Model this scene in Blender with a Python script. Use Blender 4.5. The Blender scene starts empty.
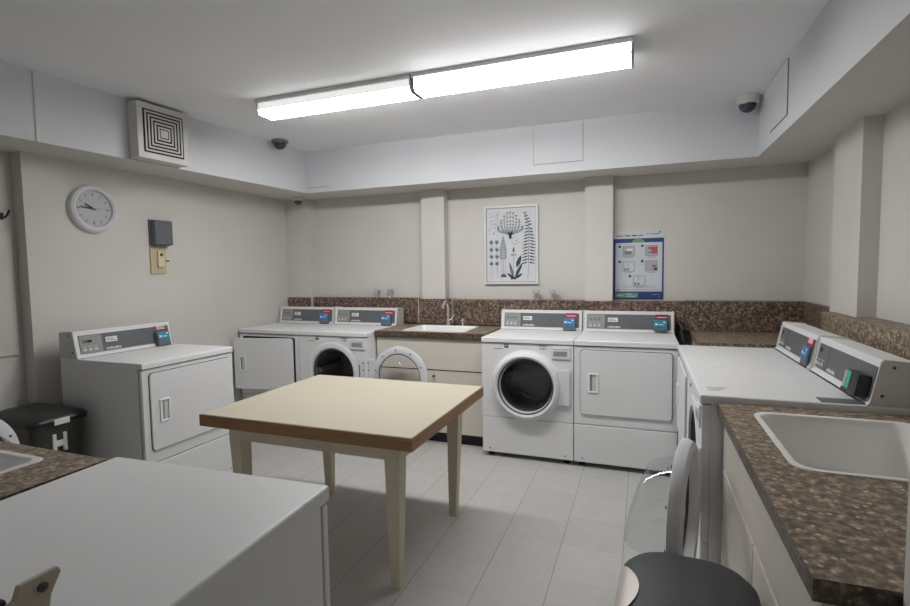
import bpy, bmesh, math, random
from mathutils import Matrix, Vector
random.seed(7)
scene = bpy.context.scene
COL = scene.collection
PI = math.pi
R = math.radians

# ------------------------------------------------------------------ materials
def new_mat(name):
    m = bpy.data.materials.new(name)
    m.use_nodes = True
    nt = m.node_tree
    return m, nt, nt.nodes['Principled BSDF']

def mat(name, col, rough=0.5, metal=0.0, var=0.04, scale=6.0, bump=0.0, bscale=200.0, coat=0.0, spec=0.5):
    m, nt, b = new_mat(name)
    b.inputs['Roughness'].default_value = rough
    b.inputs['Metallic'].default_value = metal
    b.inputs['Specular IOR Level'].default_value = spec
    if coat:
        b.inputs['Coat Weight'].default_value = coat
        b.inputs['Coat Roughness'].default_value = 0.15
    tc = nt.nodes.new('ShaderNodeTexCoord')
    n = nt.nodes.new('ShaderNodeTexNoise')
    n.inputs['Scale'].default_value = scale
    n.inputs['Detail'].default_value = 4
    nt.links.new(tc.outputs['Object'], n.inputs['Vector'])
    r = nt.nodes.new('ShaderNodeValToRGB')
    e = r.color_ramp.elements
    e[0].position, e[1].position = 0.3, 0.7
    e[0].color = tuple(c * (1 - var) for c in col) + (1,)
    e[1].color = tuple(min(1, c * (1 + var)) for c in col) + (1,)
    nt.links.new(n.outputs['Fac'], r.inputs['Fac'])
    nt.links.new(r.outputs['Color'], b.inputs['Base Color'])
    if bump:
        n2 = nt.nodes.new('ShaderNodeTexNoise')
        n2.inputs['Scale'].default_value = bscale
        bp = nt.nodes.new('ShaderNodeBump')
        bp.inputs['Strength'].default_value = bump
        bp.inputs['Distance'].default_value = 0.002
        nt.links.new(tc.outputs['Object'], n2.inputs['Vector'])
        nt.links.new(n2.outputs['Fac'], bp.inputs['Height'])
        nt.links.new(bp.outputs['Normal'], b.inputs['Normal'])
    return m

def emis(name, col, strength, base=(0.8, 0.8, 0.8)):
    m, nt, b = new_mat(name)
    b.inputs['Base Color'].default_value = base + (1,)
    b.inputs['Emission Color'].default_value = col + (1,)
    b.inputs['Emission Strength'].default_value = strength
    return m

def granite(name, dark, mid, light, scale=70.0, stretch=(1, 1, 1), rough=0.35):
    m, nt, b = new_mat(name)
    b.inputs['Roughness'].default_value = rough
    tc = nt.nodes.new('ShaderNodeTexCoord')
    mp = nt.nodes.new('ShaderNodeMapping')
    mp.inputs['Scale'].default_value = stretch
    nt.links.new(tc.outputs['Object'], mp.inputs['Vector'])
    n = nt.nodes.new('ShaderNodeTexNoise')
    n.inputs['Scale'].default_value = scale
    n.inputs['Detail'].default_value = 5
    n.inputs['Roughness'].default_value = 0.65
    nt.links.new(mp.outputs['Vector'], n.inputs['Vector'])
    r = nt.nodes.new('ShaderNodeValToRGB')
    cr = r.color_ramp
    cr.elements[0].position = 0.38; cr.elements[0].color = dark + (1,)
    cr.elements[1].position = 0.70; cr.elements[1].color = light + (1,)
    k = cr.elements.new(0.53); k.color = mid + (1,)
    nt.links.new(n.outputs['Fac'], r.inputs['Fac'])
    v = nt.nodes.new('ShaderNodeTexVoronoi')
    v.inputs['Scale'].default_value = scale * 1.3
    nt.links.new(mp.outputs['Vector'], v.inputs['Vector'])
    r2 = nt.nodes.new('ShaderNodeValToRGB')
    r2.color_ramp.elements[0].position = 0.15; r2.color_ramp.elements[0].color = (1, 1, 1, 1)
    r2.color_ramp.elements[1].position = 0.42; r2.color_ramp.elements[1].color = (0, 0, 0, 1)
    nt.links.new(v.outputs['Distance'], r2.inputs['Fac'])
    sep = nt.nodes.new('ShaderNodeSeparateColor')
    nt.links.new(v.outputs['Color'], sep.inputs['Color'])
    gt = nt.nodes.new('ShaderNodeMath'); gt.operation = 'GREATER_THAN'; gt.inputs[1].default_value = 0.66
    nt.links.new(sep.outputs['Red'], gt.inputs[0])
    mul = nt.nodes.new('ShaderNodeMath'); mul.operation = 'MULTIPLY'
    nt.links.new(gt.outputs[0], mul.inputs[0]); nt.links.new(r2.outputs['Color'], mul.inputs[1])
    mx = nt.nodes.new('ShaderNodeMix'); mx.data_type = 'RGBA'
    nt.links.new(mul.outputs[0], mx.inputs['Factor'])
    nt.links.new(r.outputs['Color'], mx.inputs['A'])
    mx.inputs['B'].default_value = tuple(min(1, c * 1.15) for c in light) + (1,)
    nt.links.new(mx.outputs['Result'], b.inputs['Base Color'])
    return m

def floor_mat():
    m, nt, b = new_mat('vinyl_tile')
    b.inputs['Roughness'].default_value = 0.42
    tc = nt.nodes.new('ShaderNodeTexCoord')
    mp = nt.nodes.new('ShaderNodeMapping')
    mp.inputs['Location'].default_value = (0.9977 + 0.3048 * 20, -0.12 + 0.3048 * 20, 0)
    nt.links.new(tc.outputs['Object'], mp.inputs['Vector'])
    sp = nt.nodes.new('ShaderNodeSeparateXYZ'); nt.links.new(mp.outputs['Vector'], sp.inputs[0])
    def M2(op, a, b2=None):
        q = nt.nodes.new('ShaderNodeMath'); q.operation = op
        for k, v in enumerate((a, b2)):
            if v is None: continue
            if isinstance(v, (int, float)): q.inputs[k].default_value = v
            else: nt.links.new(v, q.inputs[k])
        return q.outputs[0]
    def seam(axis, w):
        d = M2('DIVIDE', sp.outputs[axis], 0.3048); f = M2('FRACT', d)
        return M2('LESS_THAN', M2('MINIMUM', f, M2('SUBTRACT', 1.0, f)), w), M2('FLOOR', d)
    sx, fx = seam('X', 0.0050); sy, fy = seam('Y', 0.0050)
    wn = nt.nodes.new('ShaderNodeTexWhiteNoise'); wn.noise_dimensions = '2D'
    cb = nt.nodes.new('ShaderNodeCombineXYZ'); nt.links.new(fx, cb.inputs[0]); nt.links.new(fy, cb.inputs[1]); nt.links.new(cb.outputs[0], wn.inputs['Vector'])
    tone = nt.nodes.new('ShaderNodeValToRGB'); nt.links.new(wn.outputs['Value'], tone.inputs['Fac'])
    tone.color_ramp.elements[0].color = (0.440, 0.435, 0.418, 1); tone.color_ramp.elements[1].color = (0.468, 0.462, 0.445, 1)
    br = nt.nodes.new('ShaderNodeMix'); br.data_type = 'RGBA'
    nt.links.new(M2('MAXIMUM', M2('MULTIPLY', sx, 0.75), M2('MULTIPLY', sy, 0.18)), br.inputs['Factor'])
    nt.links.new(tone.outputs['Color'], br.inputs['A']); br.inputs['B'].default_value = (0.09, 0.08, 0.07, 1)
    n = nt.nodes.new('ShaderNodeTexNoise')
    n.inputs['Scale'].default_value = 9.0; n.inputs['Detail'].default_value = 8; n.inputs['Roughness'].default_value = 0.7
    n.inputs['Distortion'].default_value = 1.2
    nt.links.new(tc.outputs['Object'], n.inputs['Vector'])
    r = nt.nodes.new('ShaderNodeValToRGB')
    r.color_ramp.elements[0].position = 0.3; r.color_ramp.elements[0].color = (0.90, 0.90, 0.90, 1)
    r.color_ramp.elements[1].position = 0.65; r.color_ramp.elements[1].color = (1, 1, 1, 1)
    nt.links.new(n.outputs['Fac'], r.inputs['Fac'])
    mx = nt.nodes.new('ShaderNodeMix'); mx.data_type = 'RGBA'; mx.blend_type = 'MULTIPLY'
    mx.inputs['Factor'].default_value = 1.0
    nt.links.new(br.outputs['Result'], mx.inputs['A']); nt.links.new(r.outputs['Color'], mx.inputs['B'])
    nt.links.new(mx.outputs['Result'], b.inputs['Base Color'])
    return m

def wood_mat():
    m, nt, b = new_mat('oak_edge')
    b.inputs['Roughness'].default_value = 0.5
    tc = nt.nodes.new('ShaderNodeTexCoord')
    mp = nt.nodes.new('ShaderNodeMapping'); mp.inputs['Scale'].default_value = (3, 3, 90)
    nt.links.new(tc.outputs['Object'], mp.inputs['Vector'])
    n = nt.nodes.new('ShaderNodeTexNoise'); n.inputs['Scale'].default_value = 2.0; n.inputs['Detail'].default_value = 6
    nt.links.new(mp.outputs['Vector'], n.inputs['Vector'])
    r = nt.nodes.new('ShaderNodeValToRGB')
    r.color_ramp.elements[0].position = 0.3; r.color_ramp.elements[0].color = (0.20, 0.105, 0.045, 1)
    r.color_ramp.elements[1].position = 0.7; r.color_ramp.elements[1].color = (0.34, 0.19, 0.09, 1)
    nt.links.new(n.outputs['Fac'], r.inputs['Fac'])
    nt.links.new(r.outputs['Color'], b.inputs['Base Color'])
    return m

def glass_mat(name, tint, refl=0.05):
    m = bpy.data.materials.new(name); m.use_nodes = True
    nt = m.node_tree
    nt.nodes.remove(nt.nodes['Principled BSDF'])
    out = nt.nodes['Material Output']
    t = nt.nodes.new('ShaderNodeBsdfTransparent'); t.inputs['Color'].default_value = tint + (1,)
    g = nt.nodes.new('ShaderNodeBsdfGlossy'); g.inputs['Roughness'].default_value = 0.03
    lw = nt.nodes.new('ShaderNodeLayerWeight'); lw.inputs['Blend'].default_value = 0.5
    pw = nt.nodes.new('ShaderNodeMath'); pw.operation = 'POWER'; pw.inputs[1].default_value = 4.0
    f = nt.nodes.new('ShaderNodeMath'); f.operation = 'MULTIPLY_ADD'; f.inputs[1].default_value = 0.45; f.inputs[2].default_value = refl
    nt.links.new(lw.outputs['Facing'], pw.inputs[0]); nt.links.new(pw.outputs[0], f.inputs[0])
    mx = nt.nodes.new('ShaderNodeMixShader')
    nt.links.new(f.outputs[0], mx.inputs[0]); nt.links.new(t.outputs[0], mx.inputs[1]); nt.links.new(g.outputs[0], mx.inputs[2])
    nt.links.new(mx.outputs[0], out.inputs['Surface'])
    return m

M = {}
M['wall'] = mat('cream_wall_paint', (0.595, 0.577, 0.542), 0.75, var=0.025, scale=2.5, bump=0.06, bscale=260)
M['soffit'] = mat('white_soffit_paint', (0.635, 0.65, 0.675), 0.65, var=0.02, scale=2.0, bump=0.04, bscale=200)
M['ceiling'] = mat('ceiling_paint', (0.82, 0.83, 0.85), 0.8, var=0.03, scale=1.5, bump=0.06, bscale=180)
M['floor'] = floor_mat()
M['enamel'] = mat('white_enamel', (0.71, 0.715, 0.72), 0.42, var=0.012, scale=3, coat=0.06)
M['enamel2'] = mat('white_enamel_door', (0.70, 0.705, 0.71), 0.45, var=0.012, scale=3)
M['cap'] = mat('console_grey_white', (0.58, 0.57, 0.55), 0.4, var=0.02)
M['beigecap'] = mat('console_beige_end', (0.44, 0.39, 0.30), 0.5, var=0.05)
M['handle'] = mat('white_handle', (0.80, 0.80, 0.82), 0.35, var=0.01)
M['plastic'] = mat('white_plastic', (0.68, 0.68, 0.71), 0.35, var=0.015)
M['gap'] = mat('black_gap', (0.012, 0.012, 0.013), 0.8)
M['rubber'] = mat('grey_rubber', (0.06, 0.062, 0.066), 0.6)
M['panel'] = mat('control_panel_grey', (0.115, 0.122, 0.13), 0.45, var=0.08, scale=60)
M['pad'] = mat('control_pad_grey', (0.27, 0.275, 0.265), 0.45, var=0.05, scale=40)
M['btn'] = mat('button_white', (0.55, 0.55, 0.53), 0.5)
M['btn_green'] = mat('button_green', (0.10, 0.22, 0.07), 0.5)
M['disp'] = mat('display_amber', (0.20, 0.17, 0.02), 0.3)
M['paper'] = mat('paper_white', (0.70, 0.70, 0.70), 0.7)
M['ink'] = mat('print_ink', (0.05, 0.05, 0.06), 0.7)
M['greymark'] = mat('print_grey', (0.20, 0.20, 0.22), 0.7)
M['reader'] = mat('reader_body', (0.13, 0.13, 0.14), 0.45)
M['black'] = mat('black_plastic', (0.014, 0.015, 0.016), 0.42, var=0.15, scale=40)
M['blue'] = mat('reader_blue', (0.045, 0.22, 0.46), 0.3, var=0.15, scale=30)
M['cyan'] = mat('reader_teal', (0.03, 0.25, 0.35), 0.3, var=0.15, scale=30)
M['green'] = mat('reader_green', (0.05, 0.36, 0.25), 0.35, var=0.15, scale=30)
M['red'] = mat('label_red', (0.40, 0.03, 0.06), 0.5)
M['maroon'] = mat('label_maroon', (0.20, 0.03, 0.06), 0.5)
M['chrome'] = mat('chrome', (0.85, 0.85, 0.86), 0.25, 1.0, var=0.02)
M['steel'] = mat('brushed_steel', (0.60, 0.57, 0.55), 0.34, 1.0, var=0.05, scale=30)
M['silver'] = mat('silver_trim', (0.74, 0.69, 0.66), 0.33, 0.55, var=0.02)
M['drum'] = mat('drum_steel', (0.30, 0.31, 0.32), 0.4, 0.4, var=0.2, scale=60)
M['screw'] = mat('screw_dark', (0.10, 0.095, 0.09), 0.4, 0.7)
M['glass'] = glass_mat('clear_glass', (0.93, 0.935, 0.94), 0.05)
M['dglass'] = glass_mat('smoked_glass', (0.62, 0.64, 0.67))
M['granite'] = granite('brown_speckled_backsplash', (0.04, 0.026, 0.020), (0.15, 0.10, 0.078), (0.40, 0.30, 0.23), 48)
M['counter'] = granite('brown_speckled_laminate', (0.085, 0.064, 0.047), (0.205, 0.16, 0.118), (0.52, 0.40, 0.26), 46, (1.0, 1.0, 1.0), 0.45)
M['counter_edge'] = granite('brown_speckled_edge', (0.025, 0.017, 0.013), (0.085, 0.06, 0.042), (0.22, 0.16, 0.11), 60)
M['sink'] = mat('sink_enamel', (0.78, 0.77, 0.75), 0.3, var=0.01, coat=0.3)
M['cabinet'] = mat('cream_cabinet_paint', (0.60, 0.565, 0.50), 0.5, var=0.015)
M['edge_cream'] = mat('cream_edging', (0.62, 0.55, 0.50), 0.5)
M['toe'] = mat('black_toe_board', (0.013, 0.013, 0.02), 0.6)
M['tabletop'] = mat('cream_laminate', (0.50, 0.452, 0.357), 0.5, var=0.015, scale=8)
M['oak'] = wood_mat()
M['tablepaint'] = mat('cream_table_paint', (0.58, 0.52, 0.40), 0.5, var=0.03, scale=12)
M['clockface'] = mat('clock_face_grey', (0.44, 0.455, 0.455), 0.5)
M['clockrim'] = mat('clock_rim_white', (0.64, 0.65, 0.67), 0.3)
M['hand'] = mat('clock_hand', (0.03, 0.03, 0.035), 0.5)
M['greybox'] = mat('grey_box', (0.115, 0.125, 0.145), 0.45)
M['beigeplate'] = mat('beige_plate', (0.52, 0.45, 0.27), 0.45)
M['beigesw'] = mat('beige_switch', (0.62, 0.57, 0.43), 0.4)
M['domebase'] = mat('dome_base', (0.62, 0.62, 0.62), 0.4)
M['dome'] = mat('dome_dark', (0.022, 0.03, 0.05), 0.08, coat=0.5)
M['domegrey'] = mat('dome_grey_base', (0.16, 0.17, 0.19), 0.4)
M['ventdark'] = mat('vent_dark', (0.02, 0.017, 0.017), 0.8)
M['ventwhite'] = mat('vent_white', (0.62, 0.61, 0.60), 0.5)
M['lampmetal'] = mat('lamp_white_metal', (0.62, 0.62, 0.63), 0.4)
M['lampcap'] = mat('lamp_end_grey', (0.32, 0.32, 0.32), 0.5)
M['lens'] = emis('lamp_lens_lit', (1.0, 0.99, 0.985), 24.0)
M['lensside'] = emis('lamp_lens_upright', (1.0, 0.99, 0.985), 3.5)
M['lensdim'] = emis('lamp_lens_side', (1.0, 0.99, 0.97), 0.35)
M['binlid'] = mat('charcoal_lid', (0.028, 0.033, 0.036), 0.5, var=0.1, scale=60, bump=0.1, bscale=500)
M['posterblue'] = mat('poster_navy', (0.025, 0.055, 0.19), 0.45)
M['postergrey'] = mat('poster_paper', (0.55, 0.59, 0.64), 0.45)
M['posterlight'] = mat('poster_header', (0.58, 0.60, 0.61), 0.45)
M['postergreen'] = mat('poster_green', (0.15, 0.32, 0.17), 0.45)
M['posterpic'] = mat('poster_picture', (0.40, 0.42, 0.45), 0.45)
M['posterred'] = mat('poster_red', (0.45, 0.10, 0.13), 0.45)
M['print'] = mat('print_paper', (0.60, 0.605, 0.63), 0.6, var=0.04, scale=10)
M['frame'] = mat('frame_white', (0.66, 0.68, 0.71), 0.35)
M['leafA'] = mat('leaf_navy', (0.03, 0.055, 0.085), 0.7)
M['leafB'] = mat('leaf_teal', (0.07, 0.155, 0.19), 0.7)
M['leafC'] = mat('leaf_slate', (0.12, 0.16, 0.20), 0.7)
M['leafD'] = mat('leaf_brown', (0.25, 0.19, 0.16), 0.7)
M['bag'] = mat('olive_black_bin', (0.045, 0.045, 0.032), 0.38, var=0.25, scale=50)

# ------------------------------------------------------------------ mesh builder
class MB:
    def __init__(self):
        self.bm = bmesh.new(); self.mats = []
    def mi(self, m):
        if m not in self.mats: self.mats.append(m)
        return self.mats.index(m)
    def add(self, tmp, m, mtx=None):
        if mtx is not None: tmp.transform(mtx)
        i = self.mi(m)
        for f in tmp.faces: f.material_index = i
        me = bpy.data.meshes.new('tmp'); tmp.to_mesh(me); tmp.free()
        self.bm.from_mesh(me); bpy.data.meshes.remove(me)
        return self
    def box(self, x0, x1, y0, y1, z0, z1, m, bev=0.0, seg=2, mtx=None, top=False):
        t = bmesh.new()
        bmesh.ops.create_cube(t, size=1.0)
        for v in t.verts:
            v.co = Vector(((x0 + x1) / 2 + v.co.x * (x1 - x0), (y0 + y1) / 2 + v.co.y * (y1 - y0), (z0 + z1) / 2 + v.co.z * (z1 - z0)))
        if bev > 0:
            bmesh.ops.bevel(t, geom=[e for e in t.edges if not top or max(v.co.z for v in e.verts) > (z0 + z1) / 2], offset=bev, segments=seg, profile=0.5, affect='EDGES')
        return self.add(t, m, mtx)
    def prism(self, pts, axis, a0, a1, m, bev=0.0, seg=2, mtx=None):
        # pts 2D in the two remaining axes, in order (x,y,z minus axis)
        t = bmesh.new()
        def P(p, a):
            return {'x': (a, p[0], p[1]), 'y': (p[0], a, p[1]), 'z': (p[0], p[1], a)}[axis]
        A = [t.verts.new(P(p, a0)) for p in pts]; B = [t.verts.new(P(p, a1)) for p in pts]
        n = len(pts)
        t.faces.new(A); t.faces.new(B[::-1])
        for i in range(n): t.faces.new((A[i], B[i], B[(i + 1) % n], A[(i + 1) % n]))
        bmesh.ops.recalc_face_normals(t, faces=list(t.faces))
        if bev > 0:
            bmesh.ops.bevel(t, geom=list(t.edges), offset=bev, segments=seg, profile=0.5, affect='EDGES')
        return self.add(t, m, mtx)
    def lathe(self, prof, m, seg=40, mtx=None, closed=False):
        # prof: (r, h) about local Z
        t = bmesh.new(); rings = []
        for r, h in prof:
            if r < 1e-6: rings.append([t.verts.new((0, 0, h))])
            else: rings.append([t.verts.new((r * math.cos(2 * PI * k / seg), r * math.sin(2 * PI * k / seg), h)) for k in range(seg)])
        pairs = list(zip(rings, rings[1:]))
        if closed: pairs.append((rings[-1], rings[0]))
        for a, b in pairs:
            for k in range(seg):
                q = (k + 1) % seg
                if len(a) == 1 and len(b) == 1: continue
                if len(a) == 1: t.faces.new((a[0], b[k], b[q]))
                elif len(b) == 1: t.faces.new((a[k], b[0], a[q]))
                else: t.faces.new((a[k], b[k], b[q], a[q]))
        bmesh.ops.recalc_face_normals(t, faces=list(t.faces))
        return self.add(t, m, mtx)
    def tube(self, path, r, m, seg=10, mtx=None):
        t = bmesh.new(); P = [Vector(p) for p in path]; rings = []
        rr = r if isinstance(r, (list, tuple)) else [r] * len(P)
        ref = Vector((0.13, 0.31, 0.94))
        for i, p in enumerate(P):
            d = (P[min(i + 1, len(P) - 1)] - P[max(i - 1, 0)]).normalized()
            u = d.cross(ref)
            if u.length < 0.1: u = d.cross(Vector((1, 0, 0)))
            u.normalize(); v = d.cross(u)
            rings.append([t.verts.new(p + (u * math.cos(2 * PI * k / seg) + v * math.sin(2 * PI * k / seg)) * rr[i]) for k in range(seg)])
        for a, b in zip(rings, rings[1:]):
            for k in range(seg): t.faces.new((a[k], b[k], b[(k + 1) % seg], a[(k + 1) % seg]))
        t.faces.new(rings[0]); t.faces.new(rings[-1][::-1])
        bmesh.ops.recalc_face_normals(t, faces=list(t.faces))
        return self.add(t, m, mtx)
    def poly(self, pts, m, mtx=None):
        t = bmesh.new(); t.faces.new([t.verts.new(p) for p in pts])
        return self.add(t, m, mtx)
    def build(self, name, parent=None, angle=35, loc=(0, 0, 0), rotz=0.0):
        me = bpy.data.meshes.new(name); self.bm.to_mesh(me); self.bm.free()
        for m in self.mats: me.materials.append(M[m] if isinstance(m, str) else m)
        for p in me.polygons: p.use_smooth = True
        me.set_sharp_from_angle(angle=R(angle))
        o = bpy.data.objects.new(name, me); COL.objects.link(o)
        wn = o.modifiers.new('weighted', 'WEIGHTED_NORMAL'); wn.keep_sharp = True; wn.weight = 80
        o.location = loc; o.rotation_euler = (0, 0, rotz)
        if parent: o.parent = parent
        return o

def tag(o, label, cat, group=None):
    o['label'] = label; o['category'] = cat
    if group: o['group'] = group
    return o
def thing(name, label, cat, loc=(0, 0, 0), rotz=0.0, group=None):
    o = bpy.data.objects.new(name, None); COL.objects.link(o)
    o.empty_display_size = 0.1
    o.location = loc; o.rotation_euler = (0, 0, rotz)
    return tag(o, label, cat, group)
def struct(o):
    o['kind'] = 'structure'; return o
def rrect(x0, x1, y0, y1, r, n=6):
    out = []
    for cx, cy, a in ((x1 - r, y1 - r, 0), (x0 + r, y1 - r, 90), (x0 + r, y0 + r, 180), (x1 - r, y0 + r, 270)):
        for k in range(n + 1):
            t = R(a + 90 * k / n); out.append((cx + r * math.cos(t), cy + r * math.sin(t)))
    return out
TOY = Matrix.Rotation(R(90), 4, 'X')      # local z -> -y (toward a viewer in front)

# ------------------------------------------------------------------ room
ZC, ZS = 2.574, 2.185
XW, XR, YB, YN = -3.52, 1.135, 4.46, -0.75
YS, XSL, XSR = 4.053, -3.023, 0.737
b = MB(); b.box(-3.75, 1.25, YN - 0.1, 4.58, -0.08, 0.0, 'floor'); struct(b.build('floor'))
b = MB(); b.box(-3.75, 1.25, YN - 0.1, 4.58, ZC, ZC + 0.08, 'ceiling'); struct(b.build('ceiling'))
b = MB(); b.box(-3.75, 1.25, YB, YB + 0.1, 0, ZC, 'wall')
for x0, x1 in ((-3.53, -3.235), (-1.963, -1.732), (-0.463, -0.239)):      # pilasters
    b.box(x0, x1, YB - 0.10, YB + 0.02, 0, ZS, 'wall')
struct(b.build('wall_back'))
b = MB(); b.box(-3.72, XW, 1.968, YB, 0, ZC, 'wall'); b.box(-3.75, -3.618, YN, 1.968, 0, ZC, 'wall'); struct(b.build('wall_left'))
b = MB(); b.box(XR, XR + 0.1, 0.985, YB, 0, ZC, 'wall'); b.box(1.05, XR + 0.02, 3.20, 3.61, 0, ZS, 'wall'); struct(b.build('wall_right'))
b = MB(); b.box(0.40, 1.24, YN, 0.985, 0, ZC, 'wall'); struct(b.build('wall_entry'))
b = MB(); b.box(-3.72, 0.42, YN - 0.1, YN, 0, ZC, 'ceiling'); struct(b.build('wall_near'))  # unseen wall behind the camera, given bright ceiling paint to bounce more light

def soffit(name, poly):
    b = MB()
    b.prism(poly, 'z', ZS, ZC, 'soffit')
    wi = b.mi('wall')
    for f in b.bm.faces:
        if f.normal.z < -0.5 or f.calc_center_median().z < ZS + 1e-4: f.material_index = wi
    return struct(b.build(name))
sl = lambda y: XSL - 0.0758 * (YS - y)
soffit('trim_1', [(-3.66, YS), (XR, YS), (XR, YB), (-3.66, YB)])
soffit('trim_2', [(-3.66, YN), (sl(YN), YN), (XSL, YS), (-3.66, YS)])
soffit('trim_3', [(XSR + 0.012, 0.985), (XR, 0.985), (XR, YS), (XSR, YS)])
# flush access panels and a joint cover on the soffit faces
b = MB(); b.box(-0.8335, -0.4445, YS - 0.0045, YS, 2.2605, 2.568, 'pad'); b.box(-0.830, -0.448, YS - 0.006, YS, 2.264, 2.568, 'soffit'); struct(b.build('trim_4'))
b = MB(); b.box(-3.015, -2.763, YS - 0.004, YS, 2.230, 2.234, 'pad'); struct(b.build('trim_5'))
b = MB(); b.box(XSR - 0.003, XSR + 0.006, 3.3085, 3.70, 2.2615, 2.568, 'pad'); b.box(XSR - 0.0045, XSR + 0.006, 3.312, 3.697, 2.265, 2.568, 'soffit'); struct(b.build('trim_6'))
ys = 1.873
b = MB(); b.box(sl(ys) - 0.002, sl(ys) + 0.006, ys - 0.007, ys + 0.007, ZS + 0.001, ZC - 0.001, 'cap', 0.001); struct(b.build('trim_7'))

# backsplash, a low speckled ledge round the walls
ZBT = 1.158
b = MB()
b.box(-3.235, -2.02, 4.40, YB, 0.93, ZBT + 0.012, 'granite', 0.002)
b.box(-3.519, -3.235, 4.343, 4.359, 0.93, ZBT + 0.012, 'granite', 0.002)
b.box(-2.02, -1.66, 4.338, 4.359, 0.93, ZBT + 0.006, 'granite', 0.002)
b.box(-2.02, -1.965, 4.359, YB, 0.93, ZBT + 0.006, 'granite'); b.box(-1.73, -1.66, 4.359, YB, 0.93, ZBT + 0.006, 'granite')
b.box(-1.66, -0.465, 4.345, YB, 0.93, ZBT + 0.002, 'granite', 0.002)
b.box(-0.465, 0.315, 4.343, 4.359, 0.93, ZBT - 0.002, 'granite', 0.002); b.box(-0.237, 0.315, 4.359, YB, 0.93, ZBT - 0.002, 'granite')
b.box(0.315, XR, 4.325, YB, 0.93, ZBT + 0.004, 'granite', 0.002)
b.box(1.100, XR, 3.61, 4.325, 0.93, ZBT + 0.004, 'granite', 0.002)
b.box(-1.664, -1.658, 4.342, 4.346, 0.93, ZBT, 'cap'); b.box(-2.0, -1.995, 4.335, 4.339, 0.93, ZBT, 'cap')
struct(b.build('trim_8'))
b = MB()
b.box(0.985, 1.048, 2.0, 3.53, 0.3, ZBT - 0.004, 'counter', 0.002)
b.box(1.048, XR - 0.002, 2.0, 3.198, 0.3, ZBT - 0.004, 'counter')
struct(b.build('trim_9'))

# ------------------------------------------------------------------ laundry machines
W2 = 0.343
HT = 0.921
def console_frame(SB, ST):
    SV = (ST - SB).normalized(); SN = Vector((1, 0, 0)).cross(SV).normalized()
    return Matrix(((1, SN.x, SV.x, SB.x), (0, SN.y, SV.y, SB.y), (0, SN.z, SV.z, SB.z), (0, 0, 0, 1))), (ST - SB).length   # local (u, t, v): t outward

def face_panel_with_hole(b, x0, x1, z0, z1, cx, cz, r, y0, y1, m, N=64):
    t = bmesh.new()
    def rect_pt(a):
        c, s = math.cos(a), math.sin(a)
        k = min(((x1 - cx) / c if c > 1e-9 else (x0 - cx) / c if c < -1e-9 else 1e9), ((z1 - cz) / s if s > 1e-9 else (z0 - cz) / s if s < -1e-9 else 1e9))
        return (cx + c * k, cz + s * k)
    an = [2 * PI * k / N for k in range(N)]
    for q in ((x1, z1), (x0, z1), (x0, z0), (x1, z0)):
        a = math.atan2(q[1] - cz, q[0] - cx) % (2 * PI)
        i = min(range(N), key=lambda i: abs(an[i] - a)); an[i] = a
    o0 = [t.verts.new((rect_pt(a)[0], y0, rect_pt(a)[1])) for a in an]
    i0 = [t.verts.new((cx + r * math.cos(a), y0, cz + r * math.sin(a))) for a in an]
    o1 = [t.verts.new((v.co.x, y1, v.co.z)) for v in o0]; i1 = [t.verts.new((v.co.x, y1, v.co.z)) for v in i0]
    for k in range(N):
        q = (k + 1) % N
        t.faces.new((o0[k], i0[k], i0[q], o0[q])); t.faces.new((o1[k], o1[q], i1[q], i1[k]))
        t.faces.new((o0[k], o0[q], o1[q], o1[k])); t.faces.new((i0[k], i1[k], i1[q], i0[q]))
    bmesh.ops.recalc_face_normals(t, faces=list(t.faces))
    b.add(t, m)

def marks(b, x, z, widths, y, m='ink', h=0.006, gap=0.006):
    for w in widths:
        b.box(x, x + w, y - 0.0006, y + 0.001, z, z + h, m); x += w + gap

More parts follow.
